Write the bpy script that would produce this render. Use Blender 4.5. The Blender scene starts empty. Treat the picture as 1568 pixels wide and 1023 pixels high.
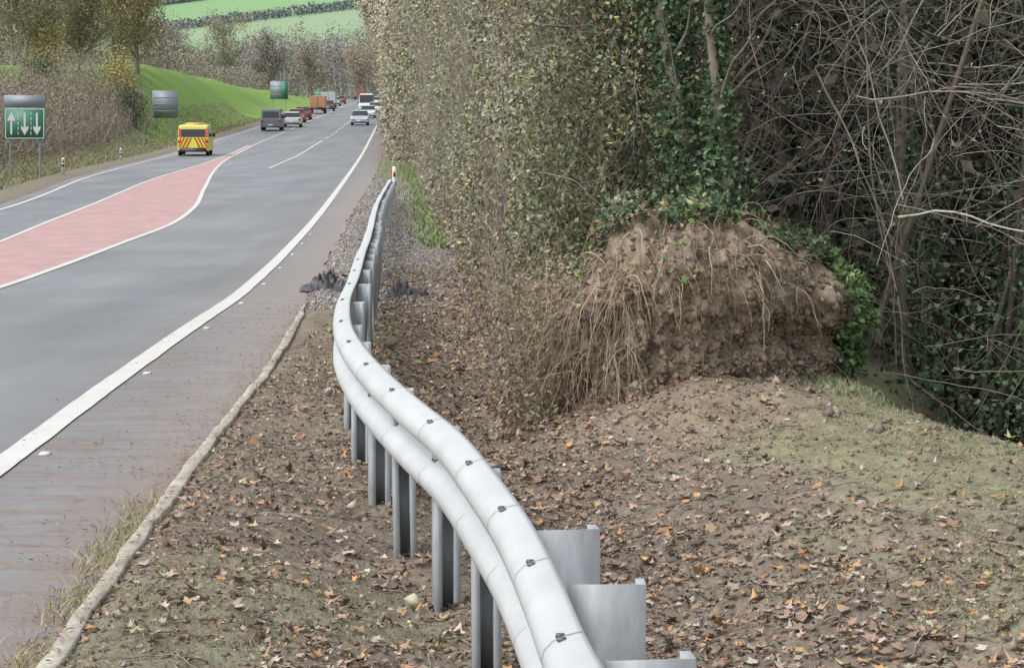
import bpy, math
import numpy as np
from mathutils import Vector
rng = np.random.default_rng(11)
scene = bpy.context.scene
COL = scene.collection

# ------------------------------------------------------------------ helpers
def herm(pts):
    a = np.array(pts, float); xs, ys = a[:, 0], a[:, 1]
    m = np.gradient(ys, xs)
    def f(x):
        x = np.asarray(x, float)
        i = np.clip(np.searchsorted(xs, x) - 1, 0, len(xs) - 2)
        h = xs[i + 1] - xs[i]; t = (x - xs[i]) / h
        tc = np.clip(t, 0, 1)
        r = ((2*tc**3-3*tc**2+1)*ys[i] + (tc**3-2*tc**2+tc)*h*m[i] + (-2*tc**3+3*tc**2)*ys[i+1] + (tc**3-tc**2)*h*m[i+1])
        r = r + np.where(t < 0, t*h*m[i], 0) + np.where(t > 1, (t-1)*h*m[i+1], 0)
        return r
    return f
def lin(pts):
    a = np.array(pts, float)
    return lambda x: np.interp(x, a[:, 0], a[:, 1])
def sm(t):
    t = np.clip(t, 0, 1); return t*t*(3-2*t)
def vn(x, y, s=0):
    ix = np.floor(x); iy = np.floor(y); fx = sm(x-ix); fy = sm(y-iy)
    def h(a, b):
        v = np.sin(a*127.1 + b*311.7 + s*74.7)*43758.5453
        return v - np.floor(v)
    return (h(ix, iy)*(1-fx)+h(ix+1, iy)*fx)*(1-fy) + (h(ix, iy+1)*(1-fx)+h(ix+1, iy+1)*fx)*fy
def fbm(x, y, s=0, o=4):
    r = 0; a = .5
    for i in range(o):
        r = r + a*(vn(x*2**i, y*2**i, s+i)-.5)*2; a *= .5
    return r
def unit(v):
    return v/np.maximum(np.linalg.norm(v, axis=-1, keepdims=True), 1e-9)

def empty(name, loc=(0, 0, 0), rz=0):
    e = bpy.data.objects.new(name, None); COL.objects.link(e)
    e.location = loc; e.rotation_euler = (0, 0, rz); e.empty_display_size = .2
    return e
def mk(name, V, F, mat, cols=None, smooth=False, parent=None, attrs=None):
    V = np.asarray(V, np.float32); F = np.asarray(F, np.int32)
    me = bpy.data.meshes.new(name)
    n, k = F.shape
    me.vertices.add(len(V)); me.vertices.foreach_set('co', V.ravel())
    me.loops.add(n*k); me.loops.foreach_set('vertex_index', F.ravel())
    me.polygons.add(n)
    me.polygons.foreach_set('loop_start', np.arange(0, n*k, k, dtype=np.int32))
    me.polygons.foreach_set('loop_total', np.full(n, k, np.int32))
    if smooth: me.polygons.foreach_set('use_smooth', np.ones(n, bool))
    me.update(calc_edges=True)
    if cols is not None:
        a = me.color_attributes.new('Col', 'FLOAT_COLOR', 'POINT')
        c = np.ones((len(V), 4), np.float32); c[:, :3] = np.clip(cols, 0, 1)
        a.data.foreach_set('color', c.ravel())
    if attrs:
        for nm, arr in attrs.items():
            a = me.attributes.new(nm, 'FLOAT', 'POINT'); a.data.foreach_set('value', np.asarray(arr, np.float32))
    me.materials.append(mat)
    o = bpy.data.objects.new(name, me); COL.objects.link(o)
    if parent: o.parent = parent
    return o
def grid_faces(nr, nc):
    i = np.arange(nr-1)[:, None]*nc + np.arange(nc-1)[None, :]
    i = i.ravel()
    return np.stack([i, i+1, i+nc+1, i+nc], 1)

def tubes(name, T, R, mat, cols, sides=4, parent=None):
    T = np.asarray(T, float); n, k, _ = T.shape
    R = np.broadcast_to(R, (n, k))
    tan = np.gradient(T, axis=1); tan = unit(tan)
    ref = np.zeros_like(tan); ref[..., 0] = .37; ref[..., 1] = .92; ref[..., 2] = .11
    a = unit(np.cross(tan, ref)); b = np.cross(tan, a)
    ang = np.arange(sides)*2*np.pi/sides
    V = T[:, :, None, :] + R[:, :, None, None]*(np.cos(ang)[None, None, :, None]*a[:, :, None, :] + np.sin(ang)[None, None, :, None]*b[:, :, None, :])
    base = (np.arange(n)*k*sides)[:, None, None] + (np.arange(k-1)*sides)[None, :, None]
    s = np.arange(sides)[None, None, :]; s2 = (s+1) % sides
    F = np.stack([base+s, base+s2, base+s2+sides, base+s+sides], -1).reshape(-1, 4)
    C = np.repeat(np.broadcast_to(cols, (n, 3)), k*sides, axis=0)
    return mk(name, V.reshape(-1, 3), F, mat, C, True, parent)
def arcs(S, D, L, k=10, wob=.15, droop=.02):
    n = len(S); d = unit(np.array(D, float)); P = [np.array(S, float)]
    L = np.broadcast_to(L, (n,))
    for i in range(k):
        d = d + rng.normal(0, wob, (n, 3)); d[:, 2] -= droop; d = unit(d)
        P.append(P[-1] + d*(L/k)[:, None])
    return np.stack(P, 1)
def pick(n, pal, jit=.24):
    w = np.array([p[3] for p in pal], float); w /= w.sum()
    c = np.array([p[:3] for p in pal])[rng.choice(len(pal), n, p=w)]
    return c*rng.uniform(1-jit, 1+jit, (n, 1))*rng.uniform(.94, 1.06, (n, 3))
def frames(n, flat):
    t = rng.normal(size=(n, 3)); t[:, 2] *= (1-flat); t = unit(t)
    nr = unit(rng.normal(size=(n, 3)))*(1-flat) + np.array([0, 0, 1.])*flat
    b = unit(np.cross(nr, t)); nr = np.cross(t, b)
    return t, b, nr
def leaves(name, P, S, C, mat, parent=None, flat=0., asp=.55, fold=.2):
    n = len(P); S = np.broadcast_to(S, (n,))[:, None]
    t, b, nr = frames(n, flat)
    fo = fold*rng.uniform(-.3, 1.6, (n, 1))
    V = np.stack([P-t*S, P+b*S*asp+nr*S*fo-t*S*.15, P+t*S, P-b*S*asp+nr*S*fo-t*S*.15], 1).reshape(-1, 3)
    i = np.arange(n)*4
    F = np.concatenate([np.stack([i, i+1, i+2], 1), np.stack([i, i+2, i+3], 1)])
    return mk(name, V, F, mat, np.repeat(C, 4, axis=0), False, parent)
def lobed(name, P, S, C, mat, parent=None, flat=0., curl=.35):
    # broad lobed leaves (ivy, sycamore), irregular and curled
    n = len(P); S = np.broadcast_to(S, (n,))[:, None]
    t, b, nr = frames(n, flat)
    m = 10; an = np.arange(m)*2*np.pi/m
    rad = np.array([1.15, .6, .95, .55, .75, .35, .75, .55, .95, .6])
    cu = rng.uniform(-.2, 1., (n, 1))*curl; asp = rng.uniform(.6, 1., (n, 1)); ph = rng.uniform(0, 2*np.pi, (n, 1))
    Vs = [P]
    for k in range(m):
        r = rad[k]*rng.uniform(.75, 1.2, (n, 1))
        Vs.append(P + S*(t*math.cos(an[k])*r + b*math.sin(an[k])*r*asp) + nr*S*r**2*cu*(1+.9*np.cos(2*an[k]+ph)))
    V = np.stack(Vs, 1).reshape(-1, 3); i = np.arange(n)*(m+1)
    F = np.concatenate([np.stack([i, i+1+k, i+1+(k+1) % m], 1) for k in range(m)])
    return mk(name, V, F, mat, np.repeat(C, m+1, axis=0), False, parent)
def blades(name, P, H, C, mat, parent=None, w=.004, lean=.4):
    n = len(P); H = np.broadcast_to(H, (n,))[:, None]
    a = rng.uniform(0, 2*np.pi, n); s = np.stack([np.cos(a), np.sin(a), 0*a], 1)*w
    l = rng.normal(0, lean, (n, 3)); l[:, 2] = 1
    mid = P + l*H*.55; tip = P + (l*np.array([1.9, 1.9, .9]))*H
    V = np.stack([P-s, P+s, mid+s*.7, tip, mid-s*.7], 1).reshape(-1, 3)
    i = np.arange(n)*5
    F = np.concatenate([np.stack([i, i+1, i+2], 1), np.stack([i, i+2, i+4], 1), np.stack([i+4, i+2, i+3], 1)])
    return mk(name, V, F, mat, np.repeat(C, 5, axis=0), False, parent)

# ------------------------------------------------------------------ materials
def newmat(name):
    m = bpy.data.materials.new(name); m.use_nodes = True
    nt = m.node_tree; b = nt.nodes['Principled BSDF']
    return m, nt, b
def vmat(name, rough=.7, spec=.3, nscale=None, amt=.35, bump=0., bscale=30, fine=None, dist=.03):
    m, nt, b = newmat(name); N = nt.nodes; L = nt.links
    at = N.new('ShaderNodeAttribute'); at.attribute_name = 'Col'
    out = at.outputs['Color']
    tc = N.new('ShaderNodeTexCoord')
    for sc, am in ([(nscale, amt)] if nscale else []) + ([(fine, amt)] if fine else []):
        nz = N.new('ShaderNodeTexNoise'); nz.inputs['Scale'].default_value = sc; nz.inputs['Detail'].default_value = 8; nz.inputs['Roughness'].default_value = .7
        L.new(tc.outputs['Object'], nz.inputs['Vector'])
        mr = N.new('ShaderNodeMapRange'); mr.inputs[1].default_value = .3; mr.inputs[2].default_value = .7
        mr.inputs[3].default_value = 1-am; mr.inputs[4].default_value = 1+am
        L.new(nz.outputs['Fac'], mr.inputs[0])
        mx = N.new('ShaderNodeVectorMath'); mx.operation = 'SCALE'
        L.new(out, mx.inputs[0]); L.new(mr.outputs[0], mx.inputs['Scale']); out = mx.outputs[0]
    L.new(out, b.inputs['Base Color'])
    b.inputs['Roughness'].default_value = rough; b.inputs['Specular IOR Level'].default_value = spec
    if bump:
        nz = N.new('ShaderNodeTexNoise'); nz.inputs['Scale'].default_value = bscale; nz.inputs['Detail'].default_value = 6
        L.new(tc.outputs['Object'], nz.inputs['Vector'])
        bp = N.new('ShaderNodeBump'); bp.inputs['Strength'].default_value = bump; bp.inputs['Distance'].default_value = dist
        L.new(nz.outputs['Fac'], bp.inputs['Height']); L.new(bp.outputs[0], b.inputs['Normal'])
    return m
def pmat(name, col, rough=.5, metal=0., var=.15, scale=20., col2=None, bump=0., stretch=None, spec=.5):
    m, nt, b = newmat(name); N = nt.nodes; L = nt.links
    tc = N.new('ShaderNodeTexCoord'); nz = N.new('ShaderNodeTexNoise')
    nz.inputs['Scale'].default_value = scale; nz.inputs['Detail'].default_value = 7; nz.inputs['Roughness'].default_value = .65
    if stretch:
        mp = N.new('ShaderNodeMapping'); mp.inputs['Scale'].default_value = stretch
        L.new(tc.outputs['Object'], mp.inputs[0]); L.new(mp.outputs[0], nz.inputs['Vector'])
    else: L.new(tc.outputs['Object'], nz.inputs['Vector'])
    r = N.new('ShaderNodeValToRGB'); e = r.color_ramp.elements
    c2 = col2 or tuple(c*(1-var*1.5) for c in col); c1 = col if col2 else tuple(min(1, c*(1+var)) for c in col)
    e[0].position = .33; e[1].position = .67
    e[0].color = (*c2, 1); e[1].color = (*c1, 1)
    L.new(nz.outputs['Fac'], r.inputs[0]); L.new(r.outputs[0], b.inputs['Base Color'])
    b.inputs['Roughness'].default_value = rough; b.inputs['Metallic'].default_value = metal; b.inputs['Specular IOR Level'].default_value = spec
    if bump:
        bp = N.new('ShaderNodeBump'); bp.inputs['Strength'].default_value = bump; bp.inputs['Distance'].default_value = .02
        L.new(nz.outputs['Fac'], bp.inputs['Height']); L.new(bp.outputs[0], b.inputs['Normal'])
    return m
M_ground = vmat('ground_soil', .9, .15, 7, .28, .8, 28, fine=45)
M_soil = vmat('earth_face', .95, .1, 5, .25, .7, 16, fine=30, dist=.04)
M_leaf = vmat('leaf', .7, .2)
M_litter = vmat('leaf_litter', .65, .25, 60, .25)
M_grass = vmat('grass', .7, .2)
M_twig = vmat('bark', .85, .2, 15, .3)
M_stone = vmat('stone', .85, .3)
M_far = vmat('far_foliage', .9, .05)
M_galv = pmat('galvanised_steel', (.59, .61, .62), .45, .22, .1, 5, col2=(.50, .52, .53), stretch=(1, .5, 1))
M_galv2 = pmat('galvanised_post', (.42, .45, .47), .55, .2, .2, 9, col2=(.30, .32, .335), stretch=(2, 2, .6))
M_bolt = pmat('bolt_steel', (.13, .13, .135), .5, .4, .2, 40)
M_seam = pmat('seam_dark_steel', (.25, .26, .27), .6, .2, .2, 40)  # darker steel for the thin splice bands
M_white = pmat('white_paint', (.64, .64, .61), .6, 0, .06, 3, col2=(.56, .56, .53))
M_kerb = pmat('kerb_concrete', (.50, .475, .41), .85, 0, .1, 5, col2=(.27, .235, .185), bump=.25)
M_red = pmat('red_surfacing', (.48, .31, .295), .8, 0, .1, 2.2, col2=(.385, .25, .24), bump=.2, stretch=(1, .35, 1))
M_black = pmat('black_plastic', (.03, .032, .035), .45, 0, .3, 30)
M_debris = pmat('torn_plastic', (.075, .075, .08), .55, 0, .4, 10)
M_tyre = pmat('tyre', (.02, .02, .02), .8)
M_glass = pmat('vehicle_glass', (.03, .035, .04), .12, 0, .1, 3)
M_green = pmat('sign_green', (.05, .21, .145), .5)
M_signgrey = pmat('sign_back_grey', (.25, .29, .32), .5, .15)
M_redlamp = pmat('red_lamp', (.5, .02, .02), .3)
M_lamp = pmat('head_lamp', (.85, .85, .8), .2)

# asphalt
m, nt, b = newmat('asphalt'); N = nt.nodes; L = nt.links; M_asph = m
tc = N.new('ShaderNodeTexCoord')
def noise(sc, st=None, det=6, ro=.6):
    nz = N.new('ShaderNodeTexNoise'); nz.inputs['Scale'].default_value = sc; nz.inputs['Detail'].default_value = det; nz.inputs['Roughness'].default_value = ro
    if st:
        mp = N.new('ShaderNodeMapping'); mp.inputs['Scale'].default_value = st
        L.new(tc.outputs['Object'], mp.inputs[0]); L.new(mp.outputs[0], nz.inputs['Vector'])
    else: L.new(tc.outputs['Object'], nz.inputs['Vector'])
    return nz.outputs['Fac']
def ramp(f, p0, c0, p1, c1):
    r = N.new('ShaderNodeValToRGB'); e = r.color_ramp.elements
    e[0].position = p0; e[1].position = p1; e[0].color = (*c0, 1); e[1].color = (*c1, 1)
    L.new(f, r.inputs[0]); return r.outputs[0]
def mixc(f, a, c, mode='MIX'):
    mx = N.new('ShaderNodeMix'); mx.data_type = 'RGBA'; mx.blend_type = mode
    if isinstance(f, float): mx.inputs[0].default_value = f
    else: L.new(f, mx.inputs[0])
    L.new(a, mx.inputs[6]); L.new(c, mx.inputs[7]); return mx.outputs[2]
def math_(op, a, c):
    x = N.new('ShaderNodeMath'); x.operation = op; x.use_clamp = True
    for i, v in enumerate((a, c)):
        if isinstance(v, (int, float)): x.inputs[i].default_value = v
        else: L.new(v, x.inputs[i])
    return x.outputs[0]
ed = N.new('ShaderNodeAttribute'); ed.attribute_name = 'edge'
base = ramp(noise(.6, (1.6, .10, 1)), .33, (.165, .172, .185), .67, (.225, .231, .243))
base = mixc(1., base, ramp(noise(.35, (1, .6, 1)), .4, (.88, .88, .88), .6, (1.08, 1.08, 1.08)), 'MULTIPLY')
grain = ramp(noise(120), .3, (.8, .8, .8), .7, (1.18, 1.18, 1.18))
asp = mixc(1., base, grain, 'MULTIPLY')
def mapr(src, a0, a1, b0, b1):
    e = N.new('ShaderNodeMapRange'); e.inputs[1].default_value = a0; e.inputs[2].default_value = a1; e.inputs[3].default_value = b0; e.inputs[4].default_value = b1
    L.new(src, e.inputs[0]); return e.outputs[0]
near_k = mapr(ed.outputs['Fac'], .15, 1.35, 1, 0)
film = ramp(noise(3), .3, (.17, .155, .155), .7, (.235, .222, .225))
mud = ramp(noise(18), .3, (.13, .08, .062), .7, (.25, .16, .12))
st1 = ramp(noise(1.0, (.9, 5.5, 1), 10, .75), .47, (0, 0, 0), .53, (1, 1, 1))
st2 = ramp(noise(1.0, (3, 18, 1), 8, .8), .44, (.0, .0, .0), .52, (1, 1, 1))
fst = math_('MULTIPLY', math_('MULTIPLY', st1, st2), mapr(ed.outputs['Fac'], .75, 1.5, 1, 0))
fst2 = math_('MULTIPLY', ramp(noise(2.2, (1, 2, 1), 10, .8), .42, (0, 0, 0), .52, (1, 1, 1)), mapr(ed.outputs['Fac'], .05, .5, 1, 0))
c = mixc(math_('MULTIPLY', near_k, .85), asp, film)
c = mixc(math_('MAXIMUM', fst, fst2), c, mud)
L.new(c, b.inputs['Base Color'])
L.new(mapr(near_k, 0, 1, .56, .32), b.inputs['Roughness'])
bp = N.new('ShaderNodeBump'); bp.inputs['Strength'].default_value = .25; bp.inputs['Distance'].default_value = .01
L.new(noise(90), bp.inputs['Height']); L.new(bp.outputs[0], b.inputs['Normal'])

# ------------------------------------------------------------------ layout curves (metres; x right, y along road, z up)
zp = herm([(-40, 0), (14, 0), (20, -.03), (29, -.28), (45, -.6), (72, -.9), (110, -1.25), (146, -1.4), (190, -1.1), (232, -.6), (320, .3), (400, 1.), (500, 1.4), (700, 2), (3000, 4)])
EDGE = herm([(-30, -2.9), (13.75, -2.92), (16.3, -2.95), (19.6, -2.98), (24.4, -3.12), (33, -3.5), (44, -4.05), (63, -5.0), (99, -6.9), (147, -9.35), (212, -12.4), (325, -17.6), (400, -20.9), (500, -27), (600, -38), (700, -55)])
ASPH = herm([(-30, -1.72), (8.8, -1.72), (13.75, -1.85), (18.9, -1.93), (26, -2.3), (49, -3.5), (99, -5.75), (172, -9.3), (325, -16.4), (400, -19.7), (500, -25.5), (600, -36), (700, -53)])
CEN = herm([(-30, -6.2), (30, -6.53), (36, -6.84), (44, -7.25), (52, -7.6), (60.5, -8.3), (79, -10.4), (107, -13.6), (130, -15.9), (170, -18.6), (212, -20.2), (250, -21.6), (300, -23.6), (370, -26.4), (400, -27.3), (500, -32.5), (600, -44), (700, -61)])
REDL = herm([(-30, -7), (20, -8), (43, -9.4), (50.5, -10.2), (66, -11.6), (94, -14.2), (116, -15.6), (140, -17.1), (170, -18.9), (200, -20.2)])
LEFT = herm([(-30, -11), (43, -12), (60.5, -13.2), (97, -17.4), (146, -21), (183, -22.8), (217, -23.9), (250, -25), (320, -27.5), (400, -30.5), (500, -36), (600, -47), (700, -64)])
BEAM = herm([(-2, 1.0), (4, .42), (5.98, .17), (6.7, .118), (7.68, .03), (8.56, -.08), (9.67, -.235), (10.65, -.42), (12, -.66), (13.2, -.85), (14.3, -.99), (15.8, -1.11), (18.6, -1.23), (26.5, -1.62), (46, -2.6), (64, -3.3)])
HX = herm([(10, -.1), (17, -.12), (33, -.75), (72, -2.7), (155, -7), (232, -11), (400, -19), (450, -22)])
HB = lin([(0, 3), (150, 3), (175, 4.2), (200, 5.6), (235, 5.8), (300, 4.2), (350, 3), (420, 2), (500, 1), (600, 0)])
RX = herm([(-10, 3.1), (6, 3.05), (9, 2.9), (12, 2.6), (14.3, 2.0), (15.5, 1.9), (17, 2.3), (30, 2.5)])
def bmx(Y): return BEAM(np.clip(Y, 0, 60))

def gz(X, Y, detail=True):
    X = np.asarray(X, float); Y = np.asarray(Y, float)
    z = zp(Y)
    sR = X-ASPH(Y); sL = (LEFT(Y)-.5)-X
    ins = np.minimum(-sR, -sL)
    z = z - .12*sm(ins/.12)*(Y < 700)
    z = z + .035*sm(sR/.2) + .04*sm(sL/.3)
    z = z - .15*np.exp(-((X-bmx(Y)+.05)/.5)**2)*(1-sm((Y-10.5)/5))*(sR > 0)
    z = z + HB(Y)*sm((sL-2.2)/9.5)*(1+.12*fbm(X*.1, Y*.05, 3, 2))
    rx = RX(Y); near = 1-sm((Y-17)/4); x0 = bmx(Y)+.35
    t = (X-x0)/np.maximum(rx-x0, .3)
    up = .22*sm(t*1.02) - .10*np.exp(-((t-.2)/.17)**2)
    dn = -1.2*sm((X-rx-.1)/1.7)
    up = up + .02*np.sin((t*11+.5*fbm(X*.8, Y*.8, 2, 2)*3))*sm((t-.35)*4)*sm((1.1-t)*5)
    up = up + .05*fbm(X*1.2+3, Y*.8, 15, 2)*sm(t*3)*sm((1.3-t)*4)
    # slumped soil apron in front of the cut face
    up = up + .13*np.exp(-((X-1.25)/.75)**2-((Y-14.5)/.75)**2)
    z = z + near*(up*(X < rx+5)) + (1-sm((Y-40)/20))*dn*(X > rx)
    z = z + np.where((X > HX(Y)) & (Y > 20), .25*sm((X-HX(Y))/2), 0)
    if detail:
        a = sm(sR/.4)+sm(sL/.4)
        z = z + a*(.045*fbm(X*2.2, Y*2.2, 5, 3) + .034*fbm(X*9, Y*9, 9, 4)*(Y < 60))
    z = z + np.where(Y > 700, (Y-700)*.108, 0)
    return z

def ss(a, b, st): return np.arange(a, b, st)
xs = np.concatenate([ss(-900, -420, 40), ss(-420, -60, 8), ss(-60, -8, .5), ss(-8, -3.2, .2), ss(-3.2, 4, .035), ss(4, 10, .3), ss(10, 60, 3), ss(60, 900, 40)])
ys = np.concatenate([ss(-60, 4, 4), ss(4, 22, .045), ss(22, 40, .2), ss(40, 120, .8), ss(120, 450, 3), ss(450, 2000, 12), [2100, 2400]])
X, Y = np.meshgrid(xs, ys); Z = gz(X, Y)
sR = X-ASPH(Y); sL = (LEFT(Y)-.5)-X
n1 = fbm(X*.8, Y*.8, 21, 4); n2 = fbm(X*4, Y*4, 31, 3)
def blend(C, c, w):
    w = np.clip(w, 0, 1)[..., None]; return C*(1-w)+np.array(c)*w
C = np.zeros(X.shape+(3,)) + np.array([.20, .165, .132])
C = blend(C, (.155, .128, .102), sm(n2*2+.3)*.7)
C = blend(C, (.25, .21, .17), sm(n1*2.5)*.6)
C = blend(C, (.165, .175, .10), sm((n1-.2)*4)*.45*(sR > 0)*(X < bmx(Y)+.3))
t = (X-.6)/(RX(Y)-.6)
C = blend(C, (.245, .225, .155), sm((t-.3)*2.4+n1*.9)*(Y < 17)*(X > .5)*.9)
C = blend(C, (.205, .21, .115), sm((t-.5)*2.4+n1*2.2)*(Y < 17)*(Y > 9)*(X > .5)*.55)
C = blend(C, (.25, .20, .15), sm((Y-13.2+n1)/.8)*(X > .2)*(X < 1.9)*(Y < 17)*.8)
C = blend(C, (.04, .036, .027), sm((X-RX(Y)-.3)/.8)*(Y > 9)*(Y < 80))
C = blend(C, (.25, .235, .215), sm((Y-24)/3)*(1-sm((Y-75)/20))*(sR > 0)*(X < HX(Y)-.2)*.75)
C = blend(C, (.18, .20, .12), sm((Y-60)/40)*(sR > 0)*.8)
C = blend(C, (.23, .195, .155), (sL > 0)*1.)
C = blend(C, (.17, .22, .105), (sL > .9)*sm(n1*1.5+.5)*.8)
C = blend(C, (.23, .20, .145), (sL > 4)*(Y < 160)*.8)
C = blend(C, (.215, .345, .085), (sL > 2.2)*sm((Y-168)/12)*1.)
C = blend(C, (.19, .30, .085), (sL > 2.2)*sm((Y-168)/12)*sm(fbm(X*.15, Y*.05, 8, 4)*3+.3)*.8)
C = blend(C, (.20, .28, .15), sm((Y-600)/60))
hl = Y-(1085+(X+64)*1.86)
C = blend(C, (.22, .36, .17), (Y > 700)*sm(hl/10+.5))
C = blend(C, (.27, .36, .22), (Y > 700)*(hl < 0)*.9)
C = blend(C, (.22, .37, .16), (Y > 700)*(hl < -60)*sm(fbm(X*.01, Y*.01, 4, 2)*3+.5)*.6)
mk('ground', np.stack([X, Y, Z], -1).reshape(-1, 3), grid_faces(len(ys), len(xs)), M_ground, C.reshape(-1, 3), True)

# ------------------------------------------------------------------ road
ry = np.concatenate([ss(-30, 30, .1), ss(30, 120, 1.), ss(120, 700, 4)])
nc = 40; u = np.linspace(0, 1, nc)**.6
XR = ASPH(ry)[:, None]; XL = (LEFT(ry)-.5)[:, None]
RXg = XR*(u[None, :]) + XL*(1-u[None, :]); RYg = np.repeat(ry[:, None], nc, 1)
jag = .12*fbm(ry*1.1, ry*0, 3, 4)*sm((ry-25)/3); RXg[:, -1] += jag
mk('road', np.stack([RXg, RYg, zp(RYg)], -1).reshape(-1, 3), grid_faces(len(ry), nc), M_asph, None, True, None, {'edge': (XR-RXg).ravel()})
def strip(name, fa, fb, y0, y1, off, mat, parent=None, ncol=2):
    y = np.concatenate([[y0], ry[(ry > y0) & (ry < y1)], [y1]])
    a = fa(y); bb = fb(y); uu = np.linspace(0, 1, ncol)[None, :]
    x = a[:, None]*(1-uu)+bb[:, None]*uu; yy = np.repeat(y[:, None], ncol, 1)
    z = np.interp(yy, ry, zp(ry)) + off
    return mk(name, np.stack([x, yy, z], -1).reshape(-1, 3), grid_faces(len(y), ncol), mat, None, False, parent)
strip('red_surfaced_median', lambda y: REDL(y), lambda y: CEN(y), 5, 168, .004, M_red)
mkr = empty('road_markings')
def line(nm, f, w, y0, y1):
    def wob(y, s): return .007*fbm(y*2, y*0, 5+s, 3)*(y < 60)
    strip(nm, lambda y: f(y)-w/2+wob(y, 0), lambda y: f(y)+w/2+wob(y, 9), y0, y1, .009, M_white, mkr)
line('edge_line_right', EDGE, .17, -30, 640)
line('median_line_right', lambda y: CEN(y)+.05, .12, -30, 300)
line('median_line_left', lambda y: REDL(y)-.05, .10, -30, 168)
line('edge_line_left', LEFT, .12, -30, 640)
line('centre_line', CEN, .18, 300, 640)
LANE = lambda y: CEN(y)*.42+EDGE(y)*.58 + np.interp(y, [110, 140, 200], [-1.3, -.6, .0])
line('lane_line', LANE, .12, 112, 180)
for i, y0 in enumerate(range(186, 420, 9)): line('lane_dash_%d' % i, LANE, .12, y0, y0+6)
def boxes(name, P, S, mat, parent=None, cols=None, tp=.8):
    P = np.asarray(P, float); S = np.broadcast_to(np.asarray(S, float), P.shape)
    o = np.array([[-1, -1, -1], [1, -1, -1], [1, 1, -1], [-1, 1, -1], [-tp, -tp, 1], [tp, -tp, 1], [tp, tp, 1], [-tp, tp, 1]])*.5
    V = P[:, None, :]+o[None]*S[:, None, :]
    f = np.array([[0, 3, 2, 1], [4, 5, 6, 7], [0, 1, 5, 4], [1, 2, 6, 5], [2, 3, 7, 6], [3, 0, 4, 7]])
    F = (np.arange(len(P))*8)[:, None, None]+f[None]
    return mk(name, V.reshape(-1, 3), F.reshape(-1, 4), mat, cols, False, parent)
sy = np.arange(9.7, 50, 4.15)
boxes('road_studs', np.stack([EDGE(sy)+.17, sy, zp(sy)+.007], 1), (.065, .09, .012), M_white)

# kerb: thin flush concrete edging, chipped
ky = ss(3, 26.2, .06)
kx = ASPH(ky)+.03+.016*fbm(ky*1.6, ky*0, 8, 3)
kw = (.036+.012*fbm(ky*2.3, ky*0+4, 12, 3))*np.where(ky > 24, np.clip((26.3-ky)/2.3, .2, 1), 1)
kz = zp(ky)
prof = [(-1.1, -.03), (-1., .026), (-.85, .034), (.85, .036), (1.0, .03), (1.1, -.05)]
V = np.stack([np.stack([kx+a*kw+.007*fbm(ky*7, ky*0+a*9, 27, 3)*(abs(a) > .5), ky, kz+zz+.010*fbm(ky*.9, ky*0, 17, 2)+.003*fbm(ky*9, ky*0+a, 18, 2)], -1) for a, zz in prof], 1)
mk('kerb', V.reshape(-1, 3), grid_faces(len(ky), len(prof)), M_kerb, None, False)

# ------------------------------------------------------------------ crash barrier
bar = empty('crash_barrier')
by = np.concatenate([ss(1, 20, .12), ss(20, 64.01, .4)])
bx = BEAM(by); bz = zp(by)+.04 + .008*np.sin(by*.9)
tg = unit(np.stack([np.gradient(bx, by), np.ones_like(by)], 1)); nx, ny = -tg[:, 1], tg[:, 0]
OFF = .012
PR = [(-.01, .664), (.006, .662), (.035, .655), (.070, .640), (.092, .617), (.098, .592), (.092, .566), (.062, .538), (.026, .515), (.008, .50), (.026, .485), (.062, .462), (.092, .434), (.098, .408), (.092, .383), (.070, .36), (.035, .345), (.006, .338), (-.01, .336)]
V = np.stack([np.stack([bx+nx*(a-OFF), by+ny*(a-OFF), bz+zz], -1) for a, zz in PR], 1)
o = mk('w_beam', V.reshape(-1, 3), grid_faces(len(by), len(PR)), M_galv, None, True, bar)
md = o.modifiers.new('s', 'SOLIDIFY'); md.thickness = .004; md.offset = 0
py = np.concatenate([[4.9, 6.05, 7.0, 7.9, 8.9, 10.1, 11.3, 12.45, 13.6], np.arange(14.8, 63.5, 1.6)])
V = []; F = []
for i, y in enumerate(py):
    x0 = float(BEAM(y)); g = float(zp(y)); slope = float(BEAM(y+.1)-BEAM(y-.1))/.2
    big = y < 8
    w = .235 if big else .105; d = .09; lip = .028
    x = x0+(.175 if big else .03 if y < 15 else .06); ang = -math.atan(slope)*.6+(.06 if i % 2 else -.04)
    if big: pts = [(-w/2, -d/2+lip), (-w/2, -d/2), (w/2, -d/2), (w/2, d/2), (w/2-lip, d/2)]
    else: pts = [(-w/2+lip, -d/2), (-w/2, -d/2), (-w/2, d/2), (w/2, d/2), (w/2, -d/2), (w/2-lip, -d/2)]
    ca, sa = math.cos(ang), math.sin(ang); b0 = len(V); n = len(pts)
    top = g+(.625 if big else .672+rng.uniform(-.012, .012)); tl = rng.normal(0, .012)
    for zz in (g-.5, top):
        for (a, c2) in pts: V.append((x+a*ca-c2*sa+(tl if zz == top else 0), y+.06+a*sa+c2*ca, zz))
    F += [(b0+k, b0+k+1, b0+k+1+n, b0+k+n) for k in range(n-1)]
o = mk('posts', V, F, M_galv2, None, False, bar); md = o.modifiers.new('s', 'SOLIDIFY'); md.thickness = .006
VV = []; FF = []; bl = []
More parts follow.
